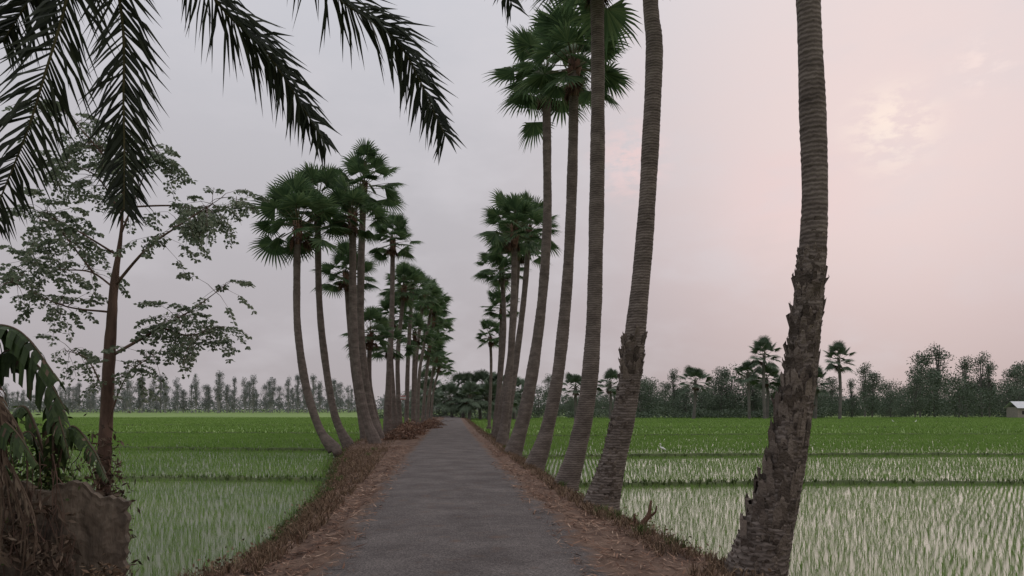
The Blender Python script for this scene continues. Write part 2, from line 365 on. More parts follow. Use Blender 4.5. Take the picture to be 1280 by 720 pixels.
def plates(mb,P,R,i0,i1,cnt,size,out,m,rnd,upw=1,taper=False):
    n=len(P)
    for _ in range(cnt):
        u=rnd.random()
        if taper: u=u**1.25
        f=i0+(i1-i0)*u; i=min(int(f),n-2); p=P[i].lerp(P[i+1],f-i); r=R[i]
        th=rnd.uniform(0,6.283); o=Vector((math.cos(th),math.sin(th),0)); s=Vector((-math.sin(th),math.cos(th),0))
        w=size*rnd.uniform(.4,1.1); h=size*rnd.uniform(.4,1.4)*upw; q=out*rnd.uniform(.1,1.)**1.6
        b=p+o*r*.96; t=p+o*(r+q)+Vector((0,0,h))
        j=lambda k:Vector((rnd.uniform(-k,k),rnd.uniform(-k,k),rnd.uniform(-k,k)))
        jj=min(.02,out*.4)
        vs=[b-s*w*.5,b+s*w*.5,t+s*w*.35+j(jj),t-s*w*.35+j(jj),p+o*(r*.9)+Vector((0,0,h*.95))+s*w*.3,p+o*(r*.9)+Vector((0,0,h*.95))-s*w*.3, t+Vector((0,0,h*.3))+j(jj)]
        mb.add(vs,[(0,1,2,3),(1,4,2),(0,3,5),(3,2,4,5),(3,2,6)],m)
def palm(Y,xz,radii,detail,crown,cs=1.,label='',rough=None,far=False,group='palms lining the road'):
    b=xz[0]; base=Vector((b[0],Y,b[1]-.06))
    pts=[Vector((x,Y,z))-base for x,z in xz]
    per=len(radii)==len(pts)
    pts=[Vector((pts[0].x-.02,pts[0].y,pts[0].z-.12))]+pts
    radii=[radii[0]*1.12]+list(radii)
    D=catmull(pts,300); s=[0]
    for i in range(300): s.append(s[-1]+(D[i+1]-D[i]).length)
    s=np.array(s); tot=s[-1]; n=int(tot/detail); q=np.linspace(0,tot,n+1); A=np.array([tuple(v) for v in D])
    P=[Vector((np.interp(v,s,A[:,0]),np.interp(v,s,A[:,1]),np.interp(v,s,A[:,2]))) for v in q]
    if per: rd=np.interp(np.linspace(0,1,301),np.linspace(0,1,len(radii)),radii); R=list(np.interp(q,s,rd))
    else: R=list(np.interp(q/tot,[0,.04]+list(np.linspace(.1,1,len(radii)-2)),radii))
    H=tot
    th=thing('fan_palm',base,label,'palm tree',group)
    rnd=random.Random(int(Y*10)); mb=MB()
    ph=rnd.uniform(0,6); R=[r*(1+.035*math.sin(i*detail*1.3+ph)+.025*math.sin(i*detail*3.7+ph*2)) for i,r in enumerate(R)]
    mb.tube(P,R,20 if detail<.1 else 12,0,noise=.026 if detail<.1 else .015,ring=.009 if detail<.1 else .008)
    if rough:
        for (a,bb,cnt,size,out,upw) in rough: plates(mb,P,R,a/H*n,bb/H*n,cnt,size,out,1,rnd,upw,taper=bb-a>2)
    plates(mb,P,[r*1.05 for r in R],n*(1-1.0/H),n,70,.2,.09,2,rnd,1.2)
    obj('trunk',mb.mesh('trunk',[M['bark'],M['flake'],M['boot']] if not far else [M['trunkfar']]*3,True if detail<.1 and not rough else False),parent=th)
    c=obj('crown',crown,loc=P[-1]+Vector((0,0,.12)),parent=th); c.scale=(cs,)*3; c.rotation_euler=(rnd.uniform(-.12,.12),rnd.uniform(-.12,.12),rnd.uniform(0,6.28))
    return th
tall='tall slender fan palm with grey ringed trunk beside the road'
palm(7.9,[(2.62,-.13),(2.88,.75),(3.0,1.35),(3.12,2.12),(3.20,2.98),(3.25,3.84),(3.22,4.96),(3.18,5.99),(3.1,8),(3.0,10.4)],[.31,.21,.18,.165,.148,.136,.128,.122,.12,.11],.04,CR[0],1,
   'leaning palm trunk with flaking bark below and rings above',rough=[(.1,3.6,1500,.08,.011,.7),(1.7,3.3,150,.11,.04,1.3),(.3,2.2,140,.15,.02,1.2),(2.8,4.0,90,.06,.008,.6)])
palm(13.5,[(1.64,-.17),(1.88,.73),(2.13,1.91),(2.27,3.08),(2.43,4.7),(2.54,6.46),(2.61,8.2),(2.54,9.1),(2.45,12.1)],[.35,.235,.2,.18,.165,.155,.15,.145,.14],.045,CR[1],1,
   'thick based palm with a shaggy patch on its trunk',rough=[(2.4,3.3,120,.14,.06,1.2),(.2,2.7,380,.10,.010,.7)])
palm(17.1,[(1.26,-.17),(1.52,.69),(1.77,1.99),(1.9,3.66),(1.95,5.5),(1.99,7.75),(1.99,9.98),(1.97,12.1)],[.32,.22,.19,.18,.175,.165,.16,.15],.05,CR[2],1,tall)
palm(22.7,[(.69,-.2),(1.06,.88),(1.41,2.61),(1.65,4.83),(1.78,6.8),(1.87,9.27),(1.92,12.2)],[.33,.225,.19,.175,.165,.155,.15],.06,CR[3],1.0,tall)
palm(28.7,[(.03,-.18),(.47,1.32),(.87,3.5),(1.19,6.0),(1.37,8.8),(1.37,11.3),(1.34,14.5)],[.36,.27,.22,.19,.175,.165,.16],.07,CR[4],1.15,tall)
far_l='fan palm with dense dark green crown along the road'
rr=[.3,.2,.17,.15]
palm(38,[(-.54,-.18),(-.17,2.88),(.04,6.2),(.12,9.1),(.12,10.8)],rr,.12,CR[5],1.05,far_l)
palm(44,[(-.48,-.1),(.24,4.5),(.72,8.3),(1.05,12.3)],rr,.15,CR[0],1.1,far_l)
palm(50,[(-.98,-.1),(-.16,4.9),(.27,9.3),(.43,12.6)],rr,.15,CR[1],1.1,far_l)
palm(54,[(-1.29,-.1),(-.6,6.9),(-.75,12)],rr,.15,CR[2],1.1,far_l)
palm(60,[(-1.3,-.1),(-.98,5.6),(-.85,9.8)],[.25,.17,.15,.13],.15,CR[3],.9,far_l)
palm(74,[(-2.3,-.1),(-2.1,5.6),(-2.2,8.8)],[.25,.17,.15,.13],.2,CR[4],.9,far_l)
bent='fan palm with trunk curving up from the grassy bank'
palm(34,[(-8.2,-.3),(-8.9,.7),(-9.54,2.75),(-9.9,5.3),(-9.94,7.55),(-9.9,10.1)],rr,.09,CR[2],1.15,bent)
palm(37,[(-8.2,-.3),(-8.9,1.24),(-9.4,4.05),(-9.7,7.27),(-9.77,11.8)],rr,.1,CR[4],1.05,bent)
palm(36,[(-6.7,-.1),(-7.35,2.03),(-7.74,5.55),(-7.8,11)],[.33,.23,.2,.19,.17],.1,CR[5],.95,bent)
palm(40,[(-7.2,-.1),(-7.8,2.1),(-8.2,5.56),(-8.2,9.5),(-8.05,13.7)],[.33,.23,.2,.18],.12,CR[0],1.15,bent)
palm(43,[(-8.64,-.2),(-9.3,4.4),(-9.7,9.4)],rr,.15,CR[1],.95,bent)
palm(50,[(-8.5,-.1),(-8.3,4.9),(-8.15,8.7),(-8.1,12.9)],rr,.15,CR[3],1.,far_l)
palm(46,[(-8.2,-.1),(-8.9,3.15),(-8.85,6.2)],[.25,.18,.16,.14],.15,CR[4],.9,'short fan palm among taller ones on the bank')
palm(52,[(-8.2,-.1),(-8.5,4.5),(-8.6,6.)],[.25,.18,.16,.14],.15,CR[5],.9,'short fan palm among taller ones on the bank')
for Y,xz,c,s in [(56,[(-8.5,-.1),(-8.7,5.3),(-8.2,10.8)],2,1.),(62,[(-8.9,-.1),(-8.76,5.7),(-8.4,11.8)],1,1.05),(66,[(-8.9,-.1),(-8.8,5),(-8.7,8.3)],5,1.),
    (70,[(-9.4,-.1),(-9.1,6.2),(-8.4,12.3)],0,1.15),(78,[(-10,-.1),(-9.75,5.9),(-8.4,12.6)],3,1.2),(82,[(-10,-.1),(-9.6,4.9),(-9.2,8.4)],2,1.1),(88,[(-10.7,-.1),(-10.3,5),(-9.3,12.2)],4,1.3),
    (94,[(-10.9,-.1),(-10.5,4),(-9.6,8)],0,1.15),(100,[(-11.6,-.1),(-11,5),(-10,12)],5,1.3),(112,[(-12.3,-.1),(-12,4),(-11,8)],1,1.2),(59,[(-9.6,-.1),(-9.9,5),(-9.6,9.)],3,1.)]:
    palm(Y,xz,rr,.2,CR[c],s,far_l)
fl='hazy fan palm standing at the edge of the rice fields'
for X,Y,H,s in [(51.5,150,12.4,1.9),(66.8,150,11.6,1.8),(37,150,7.2,1.8),(54,156,8.,1.7),(49,152,8.8,1.7),(63,153,7,1.7),(58,158,6,1.6),(13,150,6,1.7),(20,150,6.5,1.7),(-17.6,150,7,1.5)]:
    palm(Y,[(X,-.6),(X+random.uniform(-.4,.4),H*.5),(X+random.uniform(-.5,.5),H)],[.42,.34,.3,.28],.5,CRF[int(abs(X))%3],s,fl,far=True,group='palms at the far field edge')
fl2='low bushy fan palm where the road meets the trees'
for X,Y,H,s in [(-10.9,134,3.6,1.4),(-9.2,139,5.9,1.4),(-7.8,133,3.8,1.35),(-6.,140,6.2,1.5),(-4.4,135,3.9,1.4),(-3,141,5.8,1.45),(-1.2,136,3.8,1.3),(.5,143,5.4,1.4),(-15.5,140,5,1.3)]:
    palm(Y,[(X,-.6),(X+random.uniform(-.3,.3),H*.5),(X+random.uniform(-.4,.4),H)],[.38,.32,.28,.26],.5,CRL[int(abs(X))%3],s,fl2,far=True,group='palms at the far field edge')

# ---------------------------------------------------------------- broadleaf trees, distant
def broad(seed,H,W,clear,nb,nl,ls,fat=1.,slim=False):
    rnd=random.Random(seed); mb=MB(); rng=np.random.default_rng(seed)
    P=catmull([(0,0,-.4),(rnd.uniform(-.2,.2),0,H*.35),(rnd.uniform(-.5,.5),rnd.uniform(-.4,.4),H*.92)],10)
    mb.tube(P,interp([H*.018,H*.013,H*.004],10) if not slim else interp([H*.012,H*.01,H*.004],10),7)
    V=[];F=[];o=0
    for b in range(nb):
        t=rnd.uniform(clear,1); env=math.sin(math.pi*min(1,(t-clear)/(1-clear)*.8+.15))**.7
        a=rnd.uniform(0,6.28); r=W*.5*env*rnd.uniform(.15,.95)
        c=Vector((r*math.cos(a),r*math.sin(a),t*H)); s0=P[int(max(2,min(9,(t*.75)*10)))]
        mb.tube([s0,s0.lerp(c,.5)+Vector((0,0,-.2)),c],[H*.005,H*.0035,H*.0015],5,cap=False)
        rad=W*rnd.uniform(.13,.24)*fat; k=nl//nb
        d=rand_dirs(k)*(rng.random(k)**.45)[:,None]*np.array([rad,rad,rad*(.75 if not slim else 1.3)])+np.array(c)
        U=rand_dirs(k)*rng.uniform(.6,1.3,k)[:,None]*ls; Wv=np.cross(U,rand_dirs(k))*.7
        v,f=quads(d,U,Wv); V.append(v);F.append(f+o);o+=len(v)
    return mb,np.concatenate(V),np.concatenate(F)
def tree_set(specs,leafm,trm):
    out=[]
    for s in specs:
        mb,V,F=broad(*s); out.append((mb.mesh('tree_trunk',trm),mesh('tree_crown',V,F,leafm)))
    return out
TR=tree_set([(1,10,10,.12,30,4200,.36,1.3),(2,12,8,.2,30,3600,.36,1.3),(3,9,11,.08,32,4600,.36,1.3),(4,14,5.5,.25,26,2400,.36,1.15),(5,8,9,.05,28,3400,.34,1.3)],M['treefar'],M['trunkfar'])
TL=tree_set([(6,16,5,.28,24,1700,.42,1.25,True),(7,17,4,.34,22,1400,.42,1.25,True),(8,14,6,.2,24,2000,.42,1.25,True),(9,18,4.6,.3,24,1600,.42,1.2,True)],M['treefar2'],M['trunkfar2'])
def put(ms,x,y,s,label,group,wd=1.):
    t=thing('tree',(x,y,-.62),label,'tree',group)
    a=random.uniform(0,6.28)
    for nm,m in zip(('trunk','crown'),ms):
        o=obj(nm,m,parent=t); o.scale=(s*wd,s*wd,s*random.uniform(.92,1.08)); o.rotation_euler=(0,0,a)
rl='hazy leafy tree in the wood beyond the rice fields'
for i in range(74):
    u=i/73; px=688+u*625+random.uniform(-9,9); Y=random.choice([175,190,210,235])+random.uniform(-6,6)
    h=np.interp(px,[690,740,780,800,830,850,900,935,960,1000,1030,1060,1085,1110,1150,1180,1205,1240,1310],[.75,.6,.65,1.1,1.0,.8,1.15,1.0,.95,1.1,.75,.7,1.1,.8,1.25,1.4,1.05,1.15,.95])
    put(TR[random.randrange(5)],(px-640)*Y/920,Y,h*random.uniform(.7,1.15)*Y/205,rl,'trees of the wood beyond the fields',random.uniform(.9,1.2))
for x,y,s in [(-14,152,.7),(-20,165,.75),(-10,160,.75),(-5,162,.8),(0,160,.8),(6,165,.85),(-24,175,.8)]:
    put(TR[random.choice([0,2,4])],x,y,s,'bushy tree behind the palms where the road ends','trees where the road ends')
for i in range(92):
    u=i/91; px=8+u*446+random.uniform(-6,6); Y=random.uniform(360,440)
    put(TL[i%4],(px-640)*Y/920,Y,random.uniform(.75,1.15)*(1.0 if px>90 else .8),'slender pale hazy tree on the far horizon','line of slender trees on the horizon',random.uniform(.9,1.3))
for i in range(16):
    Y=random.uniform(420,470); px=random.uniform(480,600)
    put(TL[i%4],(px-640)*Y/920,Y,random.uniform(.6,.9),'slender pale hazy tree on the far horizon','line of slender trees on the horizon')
def hedge(name,x0,x1,y,h,n,ls,mat,dy=2):
    x=RNG.uniform(x0,x1,n); hh=h*(.75+.35*noise2(x*.13,x*.05+y)); z=-.62+hh*RNG.random(n)**.8
    C=np.stack([x,y+RNG.normal(0,dy,n),z],1); U=rand_dirs(n)*RNG.uniform(.6,1.4,n)[:,None]*ls; W=np.cross(U,rand_dirs(n))*.7
    V,F=quads(C,U,W); obj(name,mesh(name,V,F,mat),kind='stuff')
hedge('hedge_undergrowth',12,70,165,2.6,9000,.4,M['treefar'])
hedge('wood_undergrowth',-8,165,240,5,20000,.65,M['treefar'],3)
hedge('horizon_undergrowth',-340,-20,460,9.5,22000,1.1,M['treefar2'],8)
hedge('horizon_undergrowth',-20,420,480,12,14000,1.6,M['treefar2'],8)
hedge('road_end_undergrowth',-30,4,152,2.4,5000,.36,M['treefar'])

# ---------------------------------------------------------------- sparse foreground tree
def spray(mb,p,d,L,rnd):
    d=d.normalized(); P=catmull([p,p+d*L*.5,p+d*L+Vector((0,0,-.3*L))],5)
    mb.tube(P,[.002]*6,3,1,cap=False)
    for i in range(1,6):
        t=(P[i]-P[i-1]).normalized(); s=t.cross(Vector((0,0,1)))
        s=s.normalized() if s.length>.01 else Vector((1,0,0))
        for sg in(-1,1):
            L2=L*.42*(1-i/9)*rnd.uniform(.7,1.2); dd=(s*sg+t*.6+Vector((0,0,-.4+rnd.uniform(-.3,.2)))).normalized()
            k=max(2,int(L2/.038))
            for j in range(1,k+1):
                c=P[i]+dd*L2*j/k
                for s2 in(-1,1):
                    if rnd.random()<.12: continue
                    u=(dd*.5+dd.cross(Vector((rnd.uniform(-.6,.6),rnd.uniform(-.6,.6),1))).normalized()*s2+Vector((0,0,-.3))).normalized()*rnd.uniform(.036,.062)
                    w=u.cross(Vector((rnd.uniform(-1,1),rnd.uniform(-1,1),rnd.uniform(-1,1)))).normalized()*.019
                    mb.add([c,c+u*.5+w,c+u,c+u*.5-w],[(0,1,2,3)],0)
BY=8.4; base=Vector((-4.67,BY,-.55))
th=thing('sparse_tree',base,'slender tree with feathery compound leaves and open crown','tree')
mt=MB(); ml=MB(); rnd=random.Random(5)
T=[(-4.67,BY,-.75),(-4.66,BY,.79),(-4.62,BY,1.7),(-4.58,BY,2.43),(-4.54,BY,3.02),(-4.46,BY,3.62),(-4.43,BY,4.26),(-4.34,BY,4.8)]
T=[Vector(t)-base for t in T]
mt.tube(catmull(T,40),interp([.085,.074,.068,.06,.044,.017,.012,.006],40),12,noise=.06)
br=[[(-4.58,0,2.2),(-4.05,.1,2.54),(-3.75,.2,2.75),(-3.4,.3,3.05)],
[(-4.54,0,3.0),(-4.06,-.2,3.39),(-3.6,-.3,3.66),(-3.2,-.3,3.92)],
[(-4.54,0,2.98),(-4.93,.2,3.2),(-5.39,.3,3.25),(-5.8,.4,3.35)],
[(-4.46,0,3.6),(-4.2,-.1,4.1),(-4.0,-.2,4.5)],
[(-4.45,0,3.8),(-4.84,.2,4.3),(-5.25,.3,4.5)],
[(-4.43,0,4.2),(-4.7,-.2,4.6),(-4.95,-.3,4.9)],
[(-4.62,0,1.7),(-4.95,.2,2.16),(-5.3,.3,2.3)],
[(-4.65,0,1.3),(-4.3,-.2,1.95),(-3.85,-.3,2.25)],
[(-4.45,0,3.9),(-4.0,.3,4.0),(-3.6,.4,3.95),(-3.3,.4,4.05)],
[(-4.56,0,2.7),(-5.0,-.2,2.75),(-5.5,-.3,3.0)],
[(-4.9,.2,3.2),(-5.3,.2,3.7),(-5.6,.3,3.85)],
[(-4.05,.1,2.54),(-3.75,.1,2.45),(-3.45,.0,2.5)],[(-4.5,0,3.35),(-4.75,-.4,3.55),(-5.05,-.5,3.7)]]
for bi,b in enumerate(br):
    P=catmull([Vector((x,BY+y,z))-base for x,y,z in b],24)
    mt.tube(P,interp([.020 if bi<2 else .013,.012 if bi<2 else .008,.003],24),6,noise=.05)
    dense=[1,1,1.1,.9,1.1,1.1,.3,.5,.9,.9,.8,.9,.7][bi]
    cl=[(1-rnd.random()**1.1*.65) for _ in range(5)]+[1]
    for i in range(int(32*dense)):
        t=min(1,max(.25,rnd.choice(cl)+rnd.gauss(0,.035))); p=P[int(t*24)]
        d=Vector((rnd.uniform(-1,1),rnd.uniform(-1,1),rnd.uniform(-.7,.7)))
        q=p+d.normalized()*rnd.uniform(.04,.26)
        mt.tube([p,p.lerp(q,.5)+Vector((0,0,.02)),q],[.005,.003,.002],3,cap=False)
        spray(ml,q,d+Vector((0,0,-.25)),rnd.uniform(.16,.3),rnd)
obj('trunk',mt.mesh('trunk',M['twig'],True),parent=th)
obj('crown',ml.mesh('crown',[M['leaf'],M['twig']]),parent=th)
th2=thing('dry_climber',(-4.6,8.3,-.6),'tangle of dry brown vines around a thin trunk','vine'); mb=MB()
for i in range(60):
    a=rnd.uniform(0,6.28); z=rnd.uniform(-.1,2.0); pts=[]
    x=rnd.uniform(-.22,.2); y=rnd.uniform(-.15,.15)
    for k in range(6):
        pts.append(Vector((x,y,max(0,z)))); x+=rnd.uniform(-.1,.1); y+=rnd.uniform(-.08,.08); z-=rnd.uniform(-.03,.22)
    mb.tube(catmull(pts,12),[.005]*13,4,cap=False)
n=1700
C=np.stack([RNG.normal(0,.13,n),RNG.normal(0,.12,n),np.abs(RNG.normal(.8,.5,n))],1); U=rand_dirs(n)*RNG.uniform(.04,.12,n)[:,None]; U[:,2]=-abs(U[:,2]); W=np.cross(U,rand_dirs(n))*.4
obj('stem',mb.mesh('vine_stem',M['boot']),parent=th2); V,F=quads(C,U,W); obj('foliage',mesh('vine_leaf',V,F,M['deadleaf']),parent=th2)

# ---------------------------------------------------------------- mud wall
mb=MB(); nx,nz=60,36; d=(2.5,.16,1.6)
def wy(x,z): return .012*noise2(x*3,z*2)+.008*noise2(x*17,z*3)
tops=[]
for i in range(nx+1):
    x=i/nx; tops.append(d[2]*(1-.03*random.random()-.05*(i%13<5)-.07*max(0,(x-.8)/.2)-.05*(i>56)))
vs=[];fs=[]
for s in(-1,1):
    for i in range(nx+1):
        for k in range(nz+1):
            x=-d[0]/2+d[0]*i/nx; z=tops[i]*k/nz
            if i>nx-2: x+=.03*noise2(z*7,z*3+1)
            th_=d[1]/2*(1 if k<nz-1 else .8)*(1 if i<nx else .85)
            vs.append((x,s*th_+wy(x,z+s)+random.uniform(-.004,.004),z))
N1=(nx+1)*(nz+1)
for s in(0,1):
    for i in range(nx):
        for k in range(nz):
            a=s*N1+i*(nz+1)+k; f=(a,a+nz+1,a+nz+2,a+1); fs.append(f if s==0 else f[::-1])
for i in range(nx): a=i*(nz+1)+nz; fs.append((a,a+nz+1,N1+a+nz+1,N1+a))
for k in range(nz): 
    a=nx*(nz+1)+k; fs.append((a,N1+a,N1+a+1,a+1))
mb.add(vs,fs)
o=obj('mud_wall',mb.mesh('mud_wall',M['mud']),loc=(-5.22,7.3,-.7)); o['label']='low rough brown earthen wall overgrown with dead leaves'; o['category']='wall'; o.rotation_euler=(0,.03,.25)

# ---------------------------------------------------------------- banana plants
def bleaf(th,bb,pts,w,mat,torn=.35,hang=.5,seed=0):
    r=random.Random(seed); mb=MB(); n=44; P=catmull([Vector(p)-bb for p in pts],n)
    mb.tube(P,interp([.018,.011,.004],n),5,1,cap=False)
    for sg in(-1,1):
        i=0
        while i<n:
            k=min(n-i,r.randint(1,5)); ww=w*math.sin(math.pi*min(.97,((i+k/2)/n)*.85+.12))**.6*r.uniform(1-torn,1.05); h=hang*r.uniform(.6,1.3); tw=r.uniform(-.3,.3)
            rows=[]
            for j in range(k+1):
                p=P[i+j]; t=(P[min(i+j+1,n)]-P[max(i+j-1,0)]).normalized(); s=t.cross(Vector((0,0,1))); s=s.normalized() if s.length>.05 else Vector((1,0,0))
                row=[p]
                for q in (.35,.7,1):
                    sh=(P[i+k//2]-p)*(.3*q*q*(torn>.1)); row.append(p+sh+s*sg*ww*q*(1-.35*h*q)+Vector((0,0,-h*ww*q*q))+t*tw*ww*q)
                rows.append(row)
            for j in range(k):
                for q in range(3): mb.add([rows[j][q],rows[j+1][q],rows[j+1][q+1],rows[j][q+1]],[(0,1,2,3)],1 if (mat==M['banana'] and r.random()<.05) else 0)
            i+=k
    return obj('leaf',mb.mesh('leaf',[mat,M['deadleaf']]),parent=th)
bb=Vector((-5.0,6.9,-.3)); th=thing('banana_plant',bb,'ragged banana plant with torn green and dead brown leaves','banana plant','banana plants')
mb=MB(); mb.tube(catmull([(0,0,-.3),(.02,0,1.0),(.05,0,2.2),(.06,0,2.6)],16),interp([.13,.11,.08,.05],16),12,noise=.05)
obj('stem',mb.mesh('stem',M['deadleaf'],True),parent=th)
B=lambda pts,w,m,t,h,s: bleaf(th,bb,pts,w,m,t,h,s)
B([(-4.95,6.9,2.1),(-4.85,6.8,2.35),(-4.5,6.75,2.3),(-4.15,6.75,1.85)],.36,M['banana'],.45,1.2,1)
B([(-4.95,6.9,2.0),(-4.95,6.6,2.35),(-4.75,6.4,2.2),(-4.5,6.3,1.75)],.3,M['banana'],.4,1.0,2)
B([(-4.95,6.9,1.9),(-4.75,6.95,2.15),(-4.5,7.0,2.0),(-4.25,7.0,1.6)],.3,M['banana'],.45,1.2,12)
B([(-4.95,6.9,2.2),(-5.3,6.8,2.6),(-5.6,6.7,2.5),(-5.8,6.6,2.0)],.3,M['banana'],.3,.8,3)
B([(-4.95,6.9,1.2),(-4.8,6.7,1.5),(-4.5,6.6,1.45),(-4.25,6.6,1.1)],.2,M['banana'],.35,1.1,8)
for k,(a,b) in enumerate([(1.8,.2),(1.6,.18)]):
    o=B([(-4.95,6.9,a),(-4.8+.06*k,6.75,a+.12),(-4.6-.04*k,6.6,a-.15),(-4.5-.05*k,6.55,a-.7)],b,M['deadleaf'],.5,1.4,40+k); o['label']='torn brown drooping leaf'
for i in range(13):
    x=-4.95+rnd.uniform(0,.15); z=rnd.uniform(.8,1.8); ex=rnd.uniform(-4.95,-4.3); y=6.85-rnd.uniform(0,.25)
    o=B([(x,y,z),((x+ex)/2-.05,y-.1,z+rnd.uniform(-.1,.12)),(ex,y-.12,z-rnd.uniform(.35,.6)),(ex+rnd.uniform(-.1,.1),y-.1,max(-.1,z-rnd.uniform(.8,1.6)))],rnd.uniform(.03,.08),M['deadleaf'],.6,1.8,20+i)
    o['label']='shrivelled brown hanging leaf'
bb=Vector((-4.85,7.75,-.5)); th=thing('banana_plant',bb,'young banana sucker with broad dark green leaves','banana plant','banana plants')
mb=MB(); mb.tube(catmull([(0,0,-.2),(.02,0,.7),(.03,0,1.5)],12),interp([.07,.06,.03],12),10,noise=.05); obj('stem',mb.mesh('stem',M['banana'],True),parent=th)
for k,(ex,ez,ey) in enumerate([(-4.4,1.1,7.7),(-5.3,1.3,7.7),(-4.6,1.35,7.5),(-5.1,1.05,7.5)]):
    bleaf(th,bb,[(-4.83,7.75,.8),((-4.83+ex)/2-.03,(7.75+ey)/2,ez+.3),(ex,ey,ez+.1),(ex+(ex+4.83)*.4,ey,ez-.25)],.17,M['banana'],.25,.9,60+k)
th2=thing('dry_climber',(-4.6,6.95,-.3),'tangle of dry brown vines draped over an earthen wall','vine'); mb=MB()
for i in range(60):
    z=rnd.uniform(.4,1.5); x=rnd.uniform(-.9,.45); y=rnd.uniform(-.2,.15); pts=[]
    for k in range(6):
        pts.append(Vector((x,y,max(0.02,z)))); x+=rnd.uniform(-.09,.10); y+=rnd.uniform(-.05,.04); z-=rnd.uniform(-.08,.35)
    mb.tube(catmull(pts,12),interp([.006,.004,.002],12),4,cap=False)
obj('stem',mb.mesh('vine_stem',M['twig']),parent=th2)
n=2600
C=np.stack([RNG.uniform(-.9,.45,n),RNG.normal(-.03,.1,n),np.abs(RNG.normal(.4,.6,n))],1); k=(C[:,2]<1.7-.9*(C[:,0]+.9)/1.35*.9)&((noise2(C[:,0]*1.5,C[:,2]*1.2)>-.05)|(C[:,2]<.3)); C=C[k]; n=len(C)
U=rand_dirs(n)*RNG.uniform(.04,.15,n)[:,None]; U[:,2]=-abs(U[:,2])*1.3; W=np.cross(U,rand_dirs(n))*.35
V,F=quads(C,U,W); obj('foliage',mesh('vine_leaf',V,F,M['deadleaf']),parent=th2)
def shrub(x,y,z,w,h,n,mat,lab):
    t=thing('shrub',(x,y,z),lab,'shrub'); mb=MB()
    for i in range(22):
        a=rnd.uniform(0,6.28); mb.tube(catmull([(0,0,0),(w*.25*math.cos(a),w*.25*math.sin(a),h*.5),(w*.5*math.cos(a),w*.5*math.sin(a),h*rnd.uniform(.6,1))],6),interp([.008,.003],6),4,cap=False)
    obj('branches',mb.mesh('branches',M['twig']),parent=t)
    C=RNG.normal(size=(n,3))*np.array([w*.25,w*.22,h*.25]); C[:,2]=np.clip(C[:,2]+h*.55,.02,h*1.2); U=rand_dirs(n)*RNG.uniform(.04,.09,n)[:,None]; W=np.cross(U,rand_dirs(n))*.6
    V,F=quads(C,U,W); obj('foliage',mesh('shrub_leaf',V,F,mat),parent=t)
shrub(-5.05,7.75,-.3,.9,1.6,1800,M['grass'],'leafy dark green shrub growing behind an earthen wall')
shrub(-3.98,7.15,-.45,.5,.5,600,M['weed'],'low dry shrub at the foot of an earthen wall')

# ---------------------------------------------------------------- date palm with overhanging fronds
C=Vector((-2.5,2.1,5.4)); db=Vector((-3.1,1.7,-.15)); th=thing('date_palm',db,'date palm with long drooping dark feathery fronds','palm tree')
mb=MB(); P=catmull([Vector((0,0,-.2)),Vector((.1,.05,1.5)),Vector((.35,.2,3.6)),C-db],60); R=interp([.2,.16,.15,.16],60)
mb.tube(P,R,14,0,noise=.05,ring=.04); plates(mb,P,R,2,58,500,.14,.06,1,rnd)
obj('trunk',mb.mesh('trunk',[M['bark'],M['flake']]),parent=th)
def frond(pts,LL,seed,n=155,w=.0098):
    r=random.Random(seed); mb=MB(); P=catmull([Vector(p)-db for p in pts],n)
    mb.tube(P,interp([.026,.014,.008,.004],n),6,1,cap=False)
    for i in range(int(n*.2),n+1):
        t=(P[min(i+1,n)]-P[i-1]).normalized(); s=t.cross(Vector((0,.3,1))).normalized(); nn=s.cross(t)
        u=i/n; L=LL*min(1,(u-.12)*3)*(1-.5*max(0,(u-.65)/.35)**1.5)
        for sg in(-1,1):
            if r.random()<.08: continue
            d=(s*sg*r.uniform(.6,1.0)+t*r.uniform(.45,1.1)+nn*r.uniform(-.4,.4)+Vector((0,0,-.2))).normalized()
            l=L*r.uniform(.7,1.12); a=P[i]; m=a+d*l*.5; e=a+d*l+Vector((r.uniform(-.03,.03),0,-.10*l-.18*l*r.random()))
            wv=d.cross(Vector((r.uniform(-.4,.4),-1,r.uniform(-.4,.4)))).normalized()*w
            mb.add([a-wv*.6,a+wv*.6,m+wv,m-wv,e],[(0,1,2,3),(3,2,4)],0)
    obj('frond',mb.mesh('frond',[M['date'],M['rachis']]),parent=th)
c=tuple(C)
frond([c,(-2.4,3.4,5.1),(-2.45,4.1,4.3),(-2.76,4.3,3.45),(-3.1,4.4,2.75)],.38,1)
frond([c,(-2.4,3.7,5.0),(-2.42,4.5,4.2),(-2.48,4.7,3.5),(-2.53,4.8,2.9)],.35,2)
frond([c,(-2.3,3.8,5.2),(-1.95,4.6,4.30),(-1.60,4.85,3.93),(-1.28,5.0,3.42)],.38,3)
frond([c,(-1.9,3.9,5.3),(-1.28,4.8,4.44),(-.80,5.1,4.15),(-.48,5.25,3.56)],.38,4)
frond([c,(-2.9,3.2,5.2),(-3.0,3.9,4.5),(-3.2,4.0,3.9),(-3.35,4.0,3.2)],.38,5)
frond([c,(-1.6,3.5,6.0),(-.8,4.8,5.6),(-.3,5.3,5.2),(-.0,5.5,4.62)],.28,6)
frond([c,(-2.6,3.5,5.1),(-2.75,4.4,4.6),(-2.98,4.6,4.25),(-3.25,4.7,3.95)],.36,7)
for i in range(9):
    a=math.radians(150+i*25); e=Vector((math.cos(a),math.sin(a),0))
    frond([c,tuple(C+e*1.1+Vector((0,0,.7))),tuple(C+e*2.2+Vector((0,0,.4))),tuple(C+e*3+Vector((0,0,-.6)))],.32,30+i,n=70,w=.018)

